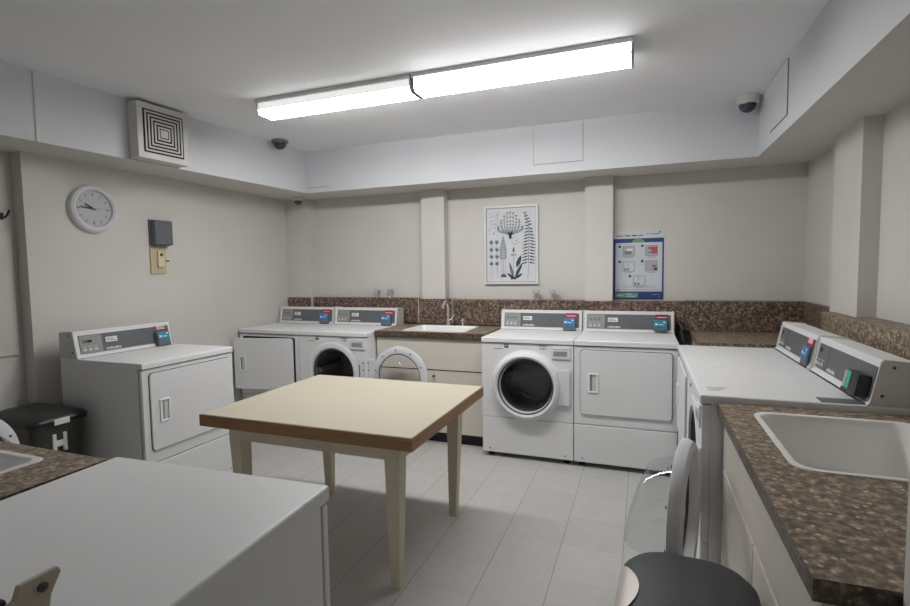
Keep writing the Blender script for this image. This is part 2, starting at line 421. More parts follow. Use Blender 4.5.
def machine_body(t, kind, reader, opts):
    # shell
    b = MB()
    b.box(-W2, -W2 + 0.012, 0.031, 0.70, 0.03, 0.8856, 'enamel', 0.0015)
    b.box(W2 - 0.012, W2, 0.031, 0.70, 0.03, 0.8856, 'enamel', 0.002)
    b.box(-W2 + 0.012, W2 - 0.012, 0.688, 0.70, 0.03, 0.883, 'enamel')
    b.box(-W2 + 0.012, W2 - 0.012, 0.032, 0.688, 0.03, 0.042, 'enamel')
    b.box(-W2 + 0.004, W2 - 0.004, 0.024, 0.0305, 0.035, 0.880, 'greymark') if kind == 'dryer' else None
    b.box(-W2 + 0.012, W2 - 0.012, 0.032, 0.688, 0.874, 0.883, 'gap')
    b.build('cabinet', t)
    b = MB()
    b.box(-W2 - 0.002, W2 + 0.002, -0.009, 0.70, 0.886, HT, 'enamel', 0.008, 3, None, True)
    b.box(-W2 + 0.013, W2 - 0.013, -0.002, 0.685, 0.8825, 0.8865, 'gap')
    marks(b, -W2 + 0.03, 0.899, (0.075,), -0.008, 'greymark', 0.007)
    marks(b, -W2 + 0.125, 0.898, (0.018, 0.016, 0.014), -0.008, 'ink', 0.008)
    marks(b, -W2 + 0.205, 0.898, (0.045,), -0.008, 'greymark', 0.006)
    if opts.get('lid_marks'):
        for k in range(4):
            b.box(0.02 + 0.006 * k, 0.024 + 0.006 * k, 0.0, 0.0, 0, 0, 'ink') if False else None
            b.box(0.19 + 0.02 * k, 0.194 + 0.02 * k, 0.03, 0.11 - 0.012 * k, HT - 0.0005, HT + 0.0006, 'greymark')
    b.build('top_panel', t)
    b = MB(); b.box(-W2, W2, 0.0, 0.030, 0.036, 0.312, 'enamel', 0.006, 3)
    for x in (-0.285, 0.285): b.lathe([(0.0055, 0), (0.0055, 0.0015), (0, 0.0015)], 'gap', 10, Matrix.Translation((x, 0.0005, 0.066)) @ TOY)
    b.build('kick_panel', t)
    for x in (-0.29, 0.29):
        for y in (0.06, 0.64):
            b = MB(); b.lathe([(0, 0), (0.022, 0), (0.022, 0.012), (0.01, 0.014), (0.01, 0.035)], 'black', 14, Matrix.Translation((x, y, 0)))
            b.build('levelling_foot', t)
    # console
    if opts.get('bracket'):
        e = MB()
        pr = [(0.588, HT), (0.606, 1.0), (0.600, 1.035), (0.587, 1.058), (0.590, 1.065), (0.634, 1.066), (0.640, 1.050), (0.700, 1.040), (0.700, HT)]
        e.prism(pr, 'x', -0.330, -0.322, 'beigecap', 0.0018, 2)
        ec = e.build('console_bracket', t)
        q = MB(); q.lathe([(0.006, 0), (0.006, 0.002), (0.003, 0.003), (0, 0.003)], 'screw', 12, Matrix.Translation((-0.330, 0.610, 1.050)) @ Matrix.Rotation(R(-90), 4, 'Y'))
        q.build('screw', ec)
        e = MB(); e.box(-0.318, 0.33, 0.640, 0.698, HT, 1.052, 'black', 0.004); e.build('rear_panel', t)
        return
    CF, CH = console_frame(Vector((0, 0.552, 0.930)), Vector((0, 0.580, 1.0785)))
    c = MB()
    prof = [(0.540, HT), (0.546, 0.929), (0.552, 0.930), (0.580, 1.0785), (0.588, 1.084), (0.694, 1.076), (0.70, 1.07), (0.70, HT)]
    c.prism(prof, 'x', -0.333, 0.333, 'enamel', 0.0)
    c.box(-0.333, 0.333, -0.003, 0.003, CH - 0.006, CH + 0.006, 'enamel', 0.002, 2, CF)
    c.box(-0.325, 0.325, 0.530, 0.5405, HT - 0.002, HT + 0.0012, 'gap')
    con = c.build('console', t)
    for s in (-1, 1):
        e = MB()
        xe = 0.333
        pr = [(0.534, HT), (0.545, 0.930), (0.574, 1.080), (0.584, 1.0895), (0.696, 1.081), (0.702, 1.07), (0.702, HT)]
        e.prism(pr, 'x', s * xe, s * (xe + 0.0085), 'cap', 0.0018, 2)
        ec = e.build('console_end_cap', t)
        for y, z in ((0.612, 1.062), (0.580, 0.958)):
            q = MB(); q.lathe([(0.006, 0), (0.006, 0.002), (0.003, 0.003), (0, 0.003)], 'screw', 12,
                              Matrix.Translation((s * (xe + 0.008), y, z)) @ Matrix.Rotation(s * R(90), 4, 'Y'))
            q.build('screw', ec)
    p = MB(); p.box(-0.312, 0.318, 0.0, 0.0025, 0.014, CH - 0.020, 'panel', 0.001, 1, CF)
    cp = p.build('control_panel', t)
    p = MB(); p.box(-0.308, -0.172, 0.0025, 0.004, 0.017, CH - 0.024, 'reader' if opts.get('nolabel') else 'pad', 0, 1, CF)
    if opts.get('pad') == 'amber': p.box(-0.290, -0.235, 0.004, 0.005, 0.082, 0.098, 'gap', 0, 1, CF); p.box(-0.290, -0.262, 0.0045, 0.0055, 0.085, 0.095, 'disp', 0, 1, CF)
    elif opts.get('nolabel'): p.box(-0.288, -0.258, 0.004, 0.006, 0.092, 0.112, 'black', 0, 1, CF)
    else:
        for k in range(3): p.box(-0.292 + 0.034 * k, -0.272 + 0.034 * k, 0.004, 0.006, 0.085, 0.095, 'btn_green', 0.001, 1, CF)
    for k in range(3):
        p.box(-0.294 + 0.034 * k, -0.274 + 0.034 * k, 0.004, 0.007, 0.030, 0.046, 'btn', 0.001, 1, CF)
        p.box(-0.294 + 0.034 * k, -0.274 + 0.034 * k, 0.004, 0.0055, 0.056, 0.060, 'btn', 0, 1, CF)
    p.build('button_pad', cp)
    if not opts.get('nolabel'):
        p = MB(); p.box(-0.152, -0.068, 0.0025, 0.005, 0.066, 0.107, 'gap', 0, 1, CF); p.box(-0.149, -0.071, 0.004, 0.006, 0.069, 0.104, 'paper', 0, 1, CF)
        for k, w in enumerate((0.045, 0.06)): p.box(-0.142, -0.142 + w, 0.0055, 0.0066, 0.090 - 0.012 * k, 0.095 - 0.012 * k, 'greymark', 0, 1, CF)
        p.build('paper_label', cp)
    p = MB()
    for k, (x0, w) in enumerate(((-0.150, 0.016), (-0.131, 0.022), (-0.106, 0.014), (-0.089, 0.022), (-0.064, 0.012))): p.box(x0, x0 + w, 0.0025, 0.004, 0.022, 0.034 + 0.003 * (k % 2), 'btn', 0, 1, CF)
    p.build('nameplate', cp)
    # card reader
    q = MB()
    if reader == 'green':
        q.box(0.182, 0.300, 0.002, 0.045, 0.004, 0.090, 'black', 0.005, 2, CF)
        q.box(0.160, 0.200, 0.028, 0.044, 0.000, 0.016, 'black', 0.003, 2, CF)
    else:
        tp = 0.016 if opts.get('nolabel') else 0.040
        q.box(0.192, 0.292, 0.002, tp, -0.010 if reader != 'teal_maroon' else 0.006, 0.090, 'reader', 0.006, 2, CF)
    cr = q.build('card_reader', t)
    q = MB()
    if reader == 'green':
        q.box(0.184, 0.238, 0.043, 0.048, 0.018, 0.086, 'green', 0.002, 1, CF)
        q.box(0.184, 0.204, 0.0475, 0.049, 0.022, 0.084, 'posterpic', 0, 1, CF)
    else:
        q.box(0.196, 0.288, tp - 0.002, tp + 0.003, 0.022, 0.086, 'blue' if reader == 'blue' else 'cyan', 0.002, 1, CF)
        for x0, z0, w, h in ((0.204, 0.048, 0.018, 0.014), (0.230, 0.050, 0.030, 0.006), (0.262, 0.066, 0.014, 0.012)):
            q.box(x0, x0 + w, tp + 0.0025, tp + 0.004, z0, z0 + h, 'paper', 0, 1, CF)
        for k in range(4): q.box(0.206 + 0.02 * k, 0.216 + 0.02 * k, tp + 0.0025, tp + 0.004, 0.030, 0.036, 'posterblue', 0, 1, CF)
    q.build('reader_screen', cr)
    if reader != 'green':
        q = MB(); q.box(0.208, 0.300, 0.002, 0.006, 0.092, 0.134, 'red' if reader == 'blue' else 'maroon', 0, 1, CF)
        for k in range(3 if opts.get('bars') else 1): q.box(0.218, 0.288, 0.0055, 0.0068, 0.108 + 0.010 * k, 0.114 + 0.010 * k, 'paper', 0, 1, CF)
        q.build('reader_label', t)

def washer(label, loc, rotz, reader, door_deg=0.0, group='front loading washers', **opts):
    t = thing('washing_machine', label, 'washing machine', loc, rotz, group)
    machine_body(t, 'washer', reader, opts)
    CZ = 0.568
    b = MB(); face_panel_with_hole(b, -W2, W2, 0.316, 0.880, 0, CZ, 0.205, 0.0, 0.030, 'enamel')
    b.lathe([(0.262, -0.002), (0.268, -0.002), (0.258, 0.004), (0.246, 0.006), (0.215, 0.006), (0.205, -0.01)], 'enamel', 64, Matrix.Translation((0, 0, CZ)) @ TOY)
    marks(b, -0.245, 0.832, (0.010, 0.012, 0.010, 0.014, 0.010), 0.0, 'greymark', 0.008, 0.003)
    b.box(-0.165, -0.133, -0.001, 0.001, 0.846, 0.874, 'ink'); b.box(-0.160, -0.138, -0.0016, 0.001, 0.862, 0.868, 'paper')
    b.box(0.095, 0.150, -0.001, 0.001, 0.866, 0.871, 'ink')
    for x in (0.108, 0.127, 0.142): b.lathe([(0.006, 0), (0.006, 0.001), (0, 0.001)], 'ink' if x == 0.127 else 'greymark', 12, Matrix.Translation((x, 0, 0.848)) @ TOY)
    b.build('front_panel', t)
    b = MB(); b.box(0.188, 0.322, -0.010, 0.004, 0.778, 0.872, 'plastic', 0.005, 2)
    b.box(0.202, 0.300, -0.0115, -0.009, 0.800, 0.836, 'pad', 0.001); b.box(0.200, 0.312, -0.013, -0.008, 0.852, 0.858, 'plastic', 0.002)
    b.build('dispenser_drawer', t)
    b = MB()
    b.lathe([(0.205, 0.0), (0.222, -0.012), (0.222, -0.45), (0, -0.47)], 'drum', 48, Matrix.Translation((0, 0, CZ)) @ TOY)
    for k in range(3):
        a = R(90 + 120 * k); b.box(-0.02, 0.02, 0.08, 0.42, -0.222, -0.175, 'drum', 0.008, 2, Matrix.Translation((0, 0, CZ)) @ Matrix.Rotation(a, 4, 'Y'))
    b.build('drum', t)
    b = MB(); b.lathe([(0.209, 0.002), (0.212, -0.006), (0.196, -0.030), (0.186, -0.028), (0.197, -0.004)], 'rubber', 56, Matrix.Translation((0, 0, CZ)) @ TOY)
    b.build('door_gasket', t)
    # the door carries a rectangular arm out to its hinge at the machine's edge
    HX = 0.322
    b = MB()
    b.box(0.316, 0.330, -0.006, 0.001, 0.448, 0.698, 'plastic', 0.002)
    if door_deg >= 5:
        b.box(0.236, 0.316, -0.003, 0.001, 0.46, 0.69, 'plastic', 0.001)
        b.box(0.262, 0.274, -0.0045, 0.0, 0.50, 0.65, 'greymark')
        for z in (0.475, 0.535, 0.605, 0.665): b.lathe([(0.006, 0), (0.006, 0.003), (0, 0.003)], 'ink', 10, Matrix.Translation((0.306, -0.003, z)) @ TOY)
    b.build('hinge_plate', t)
    d = MB()
    tr = Matrix.Translation((-HX, -0.006, CZ)) @ TOY
    d.lathe([(0.252, 0.004), (0.252, 0.022), (0.244, 0.040), (0.226, 0.050), (0.212, 0.044), (0.205, 0.030), (0.194, 0.012), (0.194, 0.0), (0.215, -0.004), (0.240, 0.0)], 'plastic', 64, tr, closed=True)
    d.prism([(-0.09, 0.445), (-0.004, 0.445), (-0.004, 0.701), (-0.09, 0.701), (-0.085, CZ + 0.07), (-0.075, CZ), (-0.085, CZ - 0.07)], 'y', -0.022, -0.008, 'plastic', 0.003)
    if door_deg:
        for k in range(10):
            a = 2 * PI * k / 10 + 0.2
            d.lathe([(0.006, 0.0), (0.006, -0.006), (0, -0.006)], 'ink', 8, tr @ Matrix.Translation((0.224 * math.cos(a), 0.224 * math.sin(a), 0.0)))
        for z in (-0.10, -0.04, 0.04, 0.10): d.lathe([(0.006, 0.0), (0.006, -0.003), (0, -0.003)], 'ink', 8, Matrix.Translation((-0.028, -0.008, CZ + z)) @ TOY)
    door = d.build('door', t, loc=(HX, -opts.get('stand', 0.004) if door_deg else 0, 0), rotz=R(door_deg))
    g = MB(); tmp = bmesh.new()
    prof = [(0.192, 0.006), (0.188, -0.01), (0.178, -0.06), (0.165, -0.11), (0.150, -0.135), (0.10, -0.145), (0, -0.146)]
    g.lathe(prof, 'glass' if door_deg else 'dglass', 56)
    for v in g.bm.verts:                       # slanted bowl, deepest at its lower edge
        if v.co.z < -0.02: v.co.z *= (1.0 - 0.32 * v.co.y / 0.19) if True else 1
    g.bm.transform(tr)
    g.build('glass_bowl', door)
    if not door_deg:
        g = MB(); g.lathe([(0.206, 0.030), (0.203, 0.034), (0.14, 0.046), (0, 0.050)], 'glass', 56, tr); g.build('outer_window', door)
        g = MB(); g.lathe([(0.209, 0.037), (0.206, 0.041), (0.198, 0.036), (0.20, 0.030)], 'rubber', 56, tr, closed=True); g.build('window_seal', door)
    else:
        g = MB(); g.lathe([(0.194, 0.008), (0.190, 0.012), (0.186, 0.004), (0.190, 0.0)], 'rubber', 56, tr, closed=True); g.build('window_seal', door)
    return t

def dryer(label, loc, rotz, reader, door_deg=0.0, group='tumble dryers', **opts):
    t = thing('tumble_dryer', label, 'dryer', loc, rotz, group)
    machine_body(t, 'dryer', reader, opts)
    x0, x1, z0, z1 = -0.298, 0.304, 0.392, 0.852
    b = MB()
    b.box(-W2, W2, 0.0, 0.024, 0.316, 0.880, 'enamel', 0.006, 3)
    b.prism(rrect(x0 - 0.004, x1 + 0.004, z0 - 0.004, z1 + 0.004, 0.024), 'y', -0.001, 0.006, 'gap')
    b.build('front_panel', t)
    d = MB()
    hx = x1
    d.prism(rrect(x0 - hx, 0.0, z0, z1, 0.022), 'y', -0.010, 0.002, 'enamel2', 0.003, 2)
    if door_deg: d.prism(rrect(x0 - hx + 0.02, -0.02, z0 + 0.02, z1 - 0.02, 0.03), 'y', 0.002, 0.016, 'enamel2', 0.004, 2)
    door = d.build('door', t, loc=(hx, -0.002 if not door_deg else -0.022, 0), rotz=R(door_deg))
    h = MB()
    hx0, hx1, hz0, hz1 = -0.246 - hx, -0.176 - hx, 0.553, 0.690
    for (xa, xb, za, zb) in ((hx0, hx1, hz0, hz0 + 0.010), (hx0, hx1, hz1 - 0.010, hz1), (hx0, hx0 + 0.016, hz0 + 0.010, hz1 - 0.010), (hx1 - 0.012, hx1, hz0 + 0.010, hz1 - 0.010)):
        h.box(xa, xb, -0.017, -0.009, za, zb, 'handle', 0.002)
    h.box(hx0 + 0.016, hx1 - 0.012, -0.0105, -0.009, hz0 + 0.010, hz1 - 0.010, 'cap')
    h.box(hx0 + 0.016, hx0 + 0.030, -0.0112, -0.009, hz0 + 0.012, hz1 - 0.012, 'greymark')
    h.build('handle', door)
    return t

dryer('white dryer with its door ajar, in the back left corner', (-3.1725, 3.63, 0), 0, 'blue', 9).scale = (0.955, 1, 1)
washer('white washer with its round door open, between corner dryer and back sink', (-2.838 + W2, 3.63, 0), 0, 'blue', 177)
washer('white washer with closed dark round door, right of the back sink', (-1.150 + W2, 3.63, 0), 0, 'blue', 0)
dryer('white dryer with square door closed, under the blue instruction poster', (-0.459 + W2, 3.63, 0), 0, 'teal_maroon', 0)
dryer('white dryer standing alone against the left wall below the clock', (-2.70, 2.04 + W2, 0), R(90), 'teal', 0, pad='amber', bars=True)
dryer('white dryer at the far end of the right wall, console with blue card reader', (0.225, 2.890 + W2, 0), R(-90), 'blue', 0, bars=True, nolabel=True)
near_washer = washer('white washer with open door and green card reader beside the right sink', (0.225, 2.195 + W2, 0), R(-90), 'green', 168, lid_marks=True, nolabel=True, stand=0.042)
b = MB(); b.box(0.268, 0.335, 0.40, 0.535, HT, HT + 0.003, 'panel', 0.001); b.build('dark_lid_plate', near_washer)
dryer('white machine seen from above in the near left foreground', (-1.046, 0.972, 0), R(182.5), 'teal', 0, bracket=True)
washer('white washer left of the near left sink, only its open door ring showing', (-2.46, 0.955, 0), R(180), 'blue', 99)

# ------------------------------------------------------------------ counters and sinks
def worktop(name, label, x0, x1, y0, y1, z, hole, th=0.042, edge='counter_edge'):
    hx0, hx1, hy0, hy1 = hole
    b = MB()
    t = bmesh.new()
    # slab with a rounded cut-out
    N = 64; cx, cy = (hx0 + hx1) / 2, (hy0 + hy1) / 2
    hp = rrect(hx0, hx1, hy0, hy1, 0.03, 15)
    corners = [(x1, y1), (x0, y1), (x0, y0), (x1, y0)]
    op = []
    for p in hp:
        c, s = p[0] - cx, p[1] - cy
        k = min((x1 - cx) / c if c > 1e-9 else (x0 - cx) / c if c < -1e-9 else 1e9, (y1 - cy) / s if s > 1e-9 else (y0 - cy) / s if s < -1e-9 else 1e9)
        op.append([cx + c * k, cy + s * k])
    for q in corners:
        i = min(range(len(op)), key=lambda i: (op[i][0] - q[0]) ** 2 + (op[i][1] - q[1]) ** 2); op[i] = list(q)
    n = len(op)
    T = [t.verts.new((*p, z)) for p in op]; H = [t.verts.new((*p, z)) for p in hp]
    Tb = [t.verts.new((*p, z - th)) for p in op]; Hb = [t.verts.new((*p, z - th)) for p in hp]
    for k in range(n):
        q = (k + 1) % n
        t.faces.new((T[k], T[q], H[q], H[k])); t.faces.new((Tb[k], Hb[k], Hb[q], Tb[q]))
        t.faces.new((T[k], Tb[k], Tb[q], T[q])); t.faces.new((H[k], H[q], Hb[q], Hb[k]))
    bmesh.ops.recalc_face_normals(t, faces=list(t.faces))
    b.add(t, 'counter')
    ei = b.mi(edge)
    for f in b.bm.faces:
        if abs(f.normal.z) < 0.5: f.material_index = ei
    o = b.build(name)
    return tag(o, label, 'countertop')

def sink(label, x0, x1, y0, y1, z, depth=0.17, rc=0.03):
    t = thing('sink', label, 'sink', ((x0 + x1) / 2, (y0 + y1) / 2, z))
    w, h = (x1 - x0) / 2, (y1 - y0) / 2
    levels = [(0.0, 0.0005, rc), (0.0015, 0.004, rc), (0.015, 0.0045, rc * 0.9), (0.020, 0.001, rc), (0.027, -0.02, rc + 0.015), (0.045, -depth * 0.8, rc + 0.02), (0.085, -depth, rc + 0.01)]
    tb = bmesh.new(); rings = []
    for ins, zz, r in levels:
        rings.append([tb.verts.new((p[0], p[1], zz)) for p in rrect(-w + ins, w - ins, -h + ins, h - ins, r, 8)])
    for a, c in zip(rings, rings[1:]):
        n = len(a)
        for k in range(n): tb.faces.new((a[k], c[k], c[(k + 1) % n], a[(k + 1) % n]))
    tb.faces.new(rings[-1])
    bmesh.ops.recalc_face_normals(tb, faces=list(tb.faces))
    for f in tb.faces:
        pass
    b = MB(); b.add(tb, 'sink'); b.build('basin', t, 50)
    b = MB(); b.lathe([(0.04, 0.0), (0.036, 0.003), (0.02, 0.001), (0, 0.001)], 'chrome', 24, Matrix.Translation((0, 0, -depth + 0.0005))); b.build('drain', t)
    return t

def cabinet(label, x0, x1, y0, y1, ztop, face, doors, drawer_z, knob=None):
    # face: 'y-' front looks to -y ; 'x-' front looks to -x ; 'y+'
    t = thing('base_cabinet', label, 'cabinet', (x0, y0, 0))
    X, Y = x1 - x0, y1 - y0
    if face == 'x-':   M4 = Matrix(((0, 1, 0, 0), (-1, 0, 0, Y), (0, 0, 1, 0), (0, 0, 0, 1))); L, D = Y, X
    elif face == 'y+': M4 = Matrix(((-1, 0, 0, X), (0, -1, 0, Y), (0, 0, 1, 0), (0, 0, 0, 1))); L, D = X, Y
    else:              M4 = Matrix.Identity(4); L, D = X, Y
    b = MB(); b.box(0, 0.018, 0.018, D, 0.09, ztop, 'cabinet', 0, 1, M4); b.box(L - 0.018, L, 0.018, D, 0.09, ztop, 'cabinet', 0, 1, M4)
    b.box(0.018, L - 0.018, 0.02, D, 0.09, 0.108, 'cabinet', 0, 1, M4); b.box(0.018, L - 0.018, D - 0.012, D, 0.108, ztop, 'cabinet', 0, 1, M4)
    b.box(0.0, L, 0.016, 0.03, ztop - 0.05, ztop, 'cabinet', 0, 1, M4); b.box(0.0, L, 0.018, 0.03, drawer_z - 0.012, drawer_z + 0.012, 'gap', 0, 1, M4)
    b.build('carcass', t)
    b = MB(); b.box(0, L, 0.05, 0.062, 0, 0.09, 'toe', 0, 1, M4); b.build('toe_board', t)
    b = MB(); b.box(0.003, L - 0.003, 0.0, 0.018, drawer_z + 0.006, ztop - 0.022, 'cabinet', 0.002, 1, M4)
    b.box(0.003, L - 0.003, -0.001, 0.018, ztop - 0.022, ztop - 0.014, 'edge_cream', 0.001, 1, M4); b.build('drawer_front', t)
    for k in range(doors):
        w = L / doors
        d = MB(); d.box(k * w + 0.003, (k + 1) * w - 0.003, 0.0, 0.018, 0.095, drawer_z - 0.010, 'cabinet', 0.002, 1, M4)
        d.box(k * w + 0.003, (k + 1) * w - 0.003, -0.001, 0.018, drawer_z - 0.010, drawer_z - 0.004, 'edge_cream', 0.001, 1, M4)
        do = d.build('cabinet_door', t)
        if knob is not None:
            h = MB(); h.lathe([(0.006, 0), (0.006, 0.008), (0.010, 0.012), (0.010, 0.018), (0, 0.020)], 'screw', 14, M4 @ Matrix.Translation((knob, 0, drawer_z - 0.045)) @ TOY)
            h.build('knob', do)
    return t

# back counter
ZK = 0.928
worktop('countertop', 'brown speckled countertop round the back sink between two washers', -2.140, -1.162, 3.742, 4.284, ZK, (-1.903, -1.367, 3.817, 4.207))
sink('white rectangular sink set in the back countertop under the chrome faucet', -1.92, -1.35, 3.80, 4.224, ZK, 0.16)
cabinet('cream base cabinet with a small dark knob under the back sink', -2.135, -1.175, 3.765, 4.28, ZK - 0.042, 'y-', 1, 0.612, 0.53)
t = thing('faucet', 'chrome gooseneck faucet standing behind the back sink', 'faucet', (-1.665, 4.255, ZK))
b = MB(); b.lathe([(0, 0), (0.028, 0), (0.028, 0.012), (0.017, 0.022), (0.015, 0.06), (0, 0.06)], 'chrome', 20); b.build('base', t)
b = MB(); b.tube([(0, 0, 0.05), (0, 0, 0.16), (0, -0.015, 0.20), (0, -0.05, 0.222), (0, -0.09, 0.215), (0, -0.115, 0.185), (0, -0.12, 0.165)], 0.011, 'chrome', 12); b.build('spout', t)
b = MB(); b.tube([(0.0, 0, 0.045), (0.035, -0.01, 0.06), (0.065, -0.015, 0.10)], [0.009, 0.007, 0.006], 'chrome', 10); b.build('handle', t)
t = thing('soap_dispenser', 'small chrome pump beside the back faucet', 'soap dispenser', (-1.525, 4.255, ZK))
b = MB(); b.lathe([(0, 0), (0.022, 0), (0.022, 0.008), (0.012, 0.014), (0.011, 0.05), (0.016, 0.052), (0.016, 0.066), (0, 0.068)], 'chrome', 18); b.build('stem', t)
b = MB(); b.tube([(0, 0, 0.058), (0, -0.03, 0.06), (0, -0.05, 0.052)], 0.005, 'chrome', 8); b.build('spout', t)

# corner counter between the back dryer and the right-hand machines
b = MB(); b.box(0.345, 1.088, 3.655, 4.322, 0.888, 0.930, 'counter', 0.003)
tag(b.build('countertop'), 'brown speckled counter filling the back right corner', 'countertop')
t = thing('base_cabinet', 'plain corner cabinet under the back right corner counter', 'cabinet', (0.36, 3.66, 0))
b = MB(); b.box(0, 0.71, 0, 0.66, 0.09, 0.887, 'cabinet', 0.002); b.build('carcass', t)
b = MB(); b.box(0.03, 0.69, 0.03, 0.64, 0, 0.09, 'toe'); b.build('toe_board', t)
b = MB(); b.tube([(0.285, 4.10, 0.0), (0.285, 4.12, 0.5), (0.285, 4.14, 0.86), (0.283, 4.16, 0.95), (0.270, 4.20, 1.0), (0.258, 4.25, 0.985), (0.255, 4.27, 0.90), (0.255, 4.275, 0.3)], 0.017, 'black', 12)
tag(b.build('hose'), 'black hose looping behind the dryer under the poster', 'hose')

# right counter
ZR = 0.895
worktop('countertop', 'brown speckled countertop round the big sink at near right', 0.278, 1.128, 0.992, 2.188, ZR, (0.392, 0.848, 1.529, 2.068))
sink('large white sink with rounded corners in the near right countertop', 0.375, 0.865, 1.512, 2.085, ZR, 0.20, 0.06)
cabinet('cream base cabinet under the near right sink counter', 0.300, 1.125, 1.012, 2.180, ZR - 0.042, 'x-', 2, 0.640)
# left counter
worktop('countertop', 'brown speckled countertop corner at the near left', -2.055, -1.408, 0.300, 0.950, ZR + 0.02, (-1.968, -1.589, 0.427, 0.878))
sink('white sink corner at the left edge next to the foreground machine', -1.985, -1.572, 0.41, 0.895, ZR + 0.02, 0.18)
cabinet('cream base cabinet under the near left sink', -2.045, -1.420, 0.305, 0.925, ZR + 0.02 - 0.042, 'y+', 1, 0.640)

# wall valves above the backsplash
def valve(x, y, z0, label):
    t = thing('water_valve', label, 'valve', (x, y, z0), 0, 'chrome water valves on the back wall')
    S = Matrix.Scale(1.3, 4)
    b = MB(); b.lathe([(0, 0), (0.016, 0), (0.016, 0.004), (0.008, 0.007), (0.008, 0.024), (0.015, 0.028), (0.015, 0.040), (0.007, 0.044), (0, 0.044)], 'chrome', 16, S); b.build('valve_body', t)
    b = MB(); b.lathe([(0.006, 0.043), (0.022, 0.046), (0.024, 0.054), (0.018, 0.062), (0, 0.064)], 'chrome', 10, S); b.build('valve_handle', t)
yv = 4.428
valve(-2.492, yv, ZBT + 0.012, 'chrome valve above the left pair of machines, left of its pair')
valve(-2.345, yv, ZBT + 0.012, 'chrome valve above the left pair of machines, right of its pair')
valve(-0.886, yv - 0.03, ZBT + 0.002, 'chrome valve below the fern picture, left of its pair')
valve(-0.739, yv - 0.03, ZBT + 0.002, 'chrome valve below the fern picture, right of its pair')

# ------------------------------------------------------------------ table
t = thing('table', 'square cream table with brown wooden edge in the middle of the room', 'table', (-1.459, 2.314, 0), R(-0.2))
tw, td = 0.578, 0.487
b = MB(); b.box(-tw, tw, -td, td, 0.686, 0.7425, 'oak', 0.002)
b.box(-tw + 0.004, tw - 0.004, -td + 0.004, td - 0.004, 0.7425, 0.7455, 'tabletop')
b.build('tabletop', t)
ax, ay = 0.466, 0.398
b = MB()
b.box(-ax, ax, -ay - 0.011, -ay + 0.011, 0.606, 0.686, 'tablepaint', 0.002); b.box(-ax, ax, ay - 0.011, ay + 0.011, 0.606, 0.686, 'tablepaint', 0.002)
b.box(-ax - 0.011, -ax + 0.011, -ay, ay, 0.606, 0.686, 'tablepaint', 0.002); b.box(ax - 0.011, ax + 0.011, -ay, ay, 0.606, 0.686, 'tablepaint', 0.002)
b.build('apron', t)
for sx in (-1, 1):
    for sy in (-1, 1):
        tb = bmesh.new()
        def ring(x, y, h, z): return [tb.verts.new((x + a * h, y + c * h, z)) for a, c in ((-1, -1), (1, -1), (1, 1), (-1, 1))]
        cx, cy = sx * (ax - 0.028), sy * (ay - 0.028)
        ri = [ring(cx - sx * 0.010, cy - sy * 0.010, 0.022, 0.0), ring(cx, cy, 0.037, 0.60), ring(cx, cy, 0.037, 0.685)]
        for a, c in zip(ri, ri[1:]):
            for k in range(4): tb.faces.new((a[k], c[k], c[(k + 1) % 4], a[(k + 1) % 4]))
        tb.faces.new(ri[0]); tb.faces.new(ri[-1])
        bmesh.ops.recalc_face_normals(tb, faces=list(tb.faces))
        bmesh.ops.bevel(tb, geom=list(tb.edges), offset=0.003, segments=1, affect='EDGES')
        b = MB(); b.add(tb, 'tablepaint'); b.build('leg', t)

# ------------------------------------------------------------------ ceiling lamps
def lamp(label, x0, x1, dim):
    t = thing('ceiling_lamp', label, 'lamp', ((x0 + x1) / 2, 2.813, ZC), 0, 'fluorescent ceiling lamps')
    h = (x1 - x0) / 2
    b = MB(); b.box(-h, h, -0.096, 0.096, -0.024, 0.0, 'lampmetal', 0.0024)
    b.build('housing', t)
    for s in (-1, 1):
        e = MB(); e.prism([(-0.0834, -0.0191), (-0.0811, -0.0834), (-0.0596, -0.0977), (0.0620, -0.0977), (0.0834, -0.0787), (0.0858, -0.0191)], 'x', s * h, s * (h - 0.0119), 'lampcap' if not dim else 'lampmetal', 0.0012, 1)
        e.build('end_cap', t)
    l = MB()
    if dim:                                  # opaque upper strip on the near side, lit tray below
        l.box(-h + 0.0125, h - 0.0125, -0.0800, -0.0660, -0.0600, -0.0245, 'lensdim', 0.002)
        l.box(-h + 0.0125, h - 0.0125, -0.0815, -0.0660, -0.0640, -0.0605, 'lampcap')
        l.prism([(-0.0800, -0.0645), (-0.0740, -0.0942), (0.0620, -0.0942), (0.0790, -0.0763), (0.0790, -0.0245), (-0.0650, -0.0245)], 'x', -h + 0.0130, h - 0.0130, 'lens')
    else:
        l.prism([(-0.0800, -0.0245), (-0.0780, -0.0787), (-0.0620, -0.0942), (0.0596, -0.0942), (0.0780, -0.0763), (0.0790, -0.0245)], 'x', -h + 0.0125, h - 0.0125, 'lens')
    side = l.mi('lensside')
    l.bm.normal_update()
    for f in l.bm.faces:
        if f.material_index == l.mi('lens') and abs(f.normal.y) > 0.8: f.material_index = side
    l.build('lens', t)
lamp('left ceiling lamp, dimmer long white fluorescent fixture', -2.408, -1.281, True)
lamp('right ceiling lamp, bright long white fluorescent fixture', -1.273, -0.057, False)

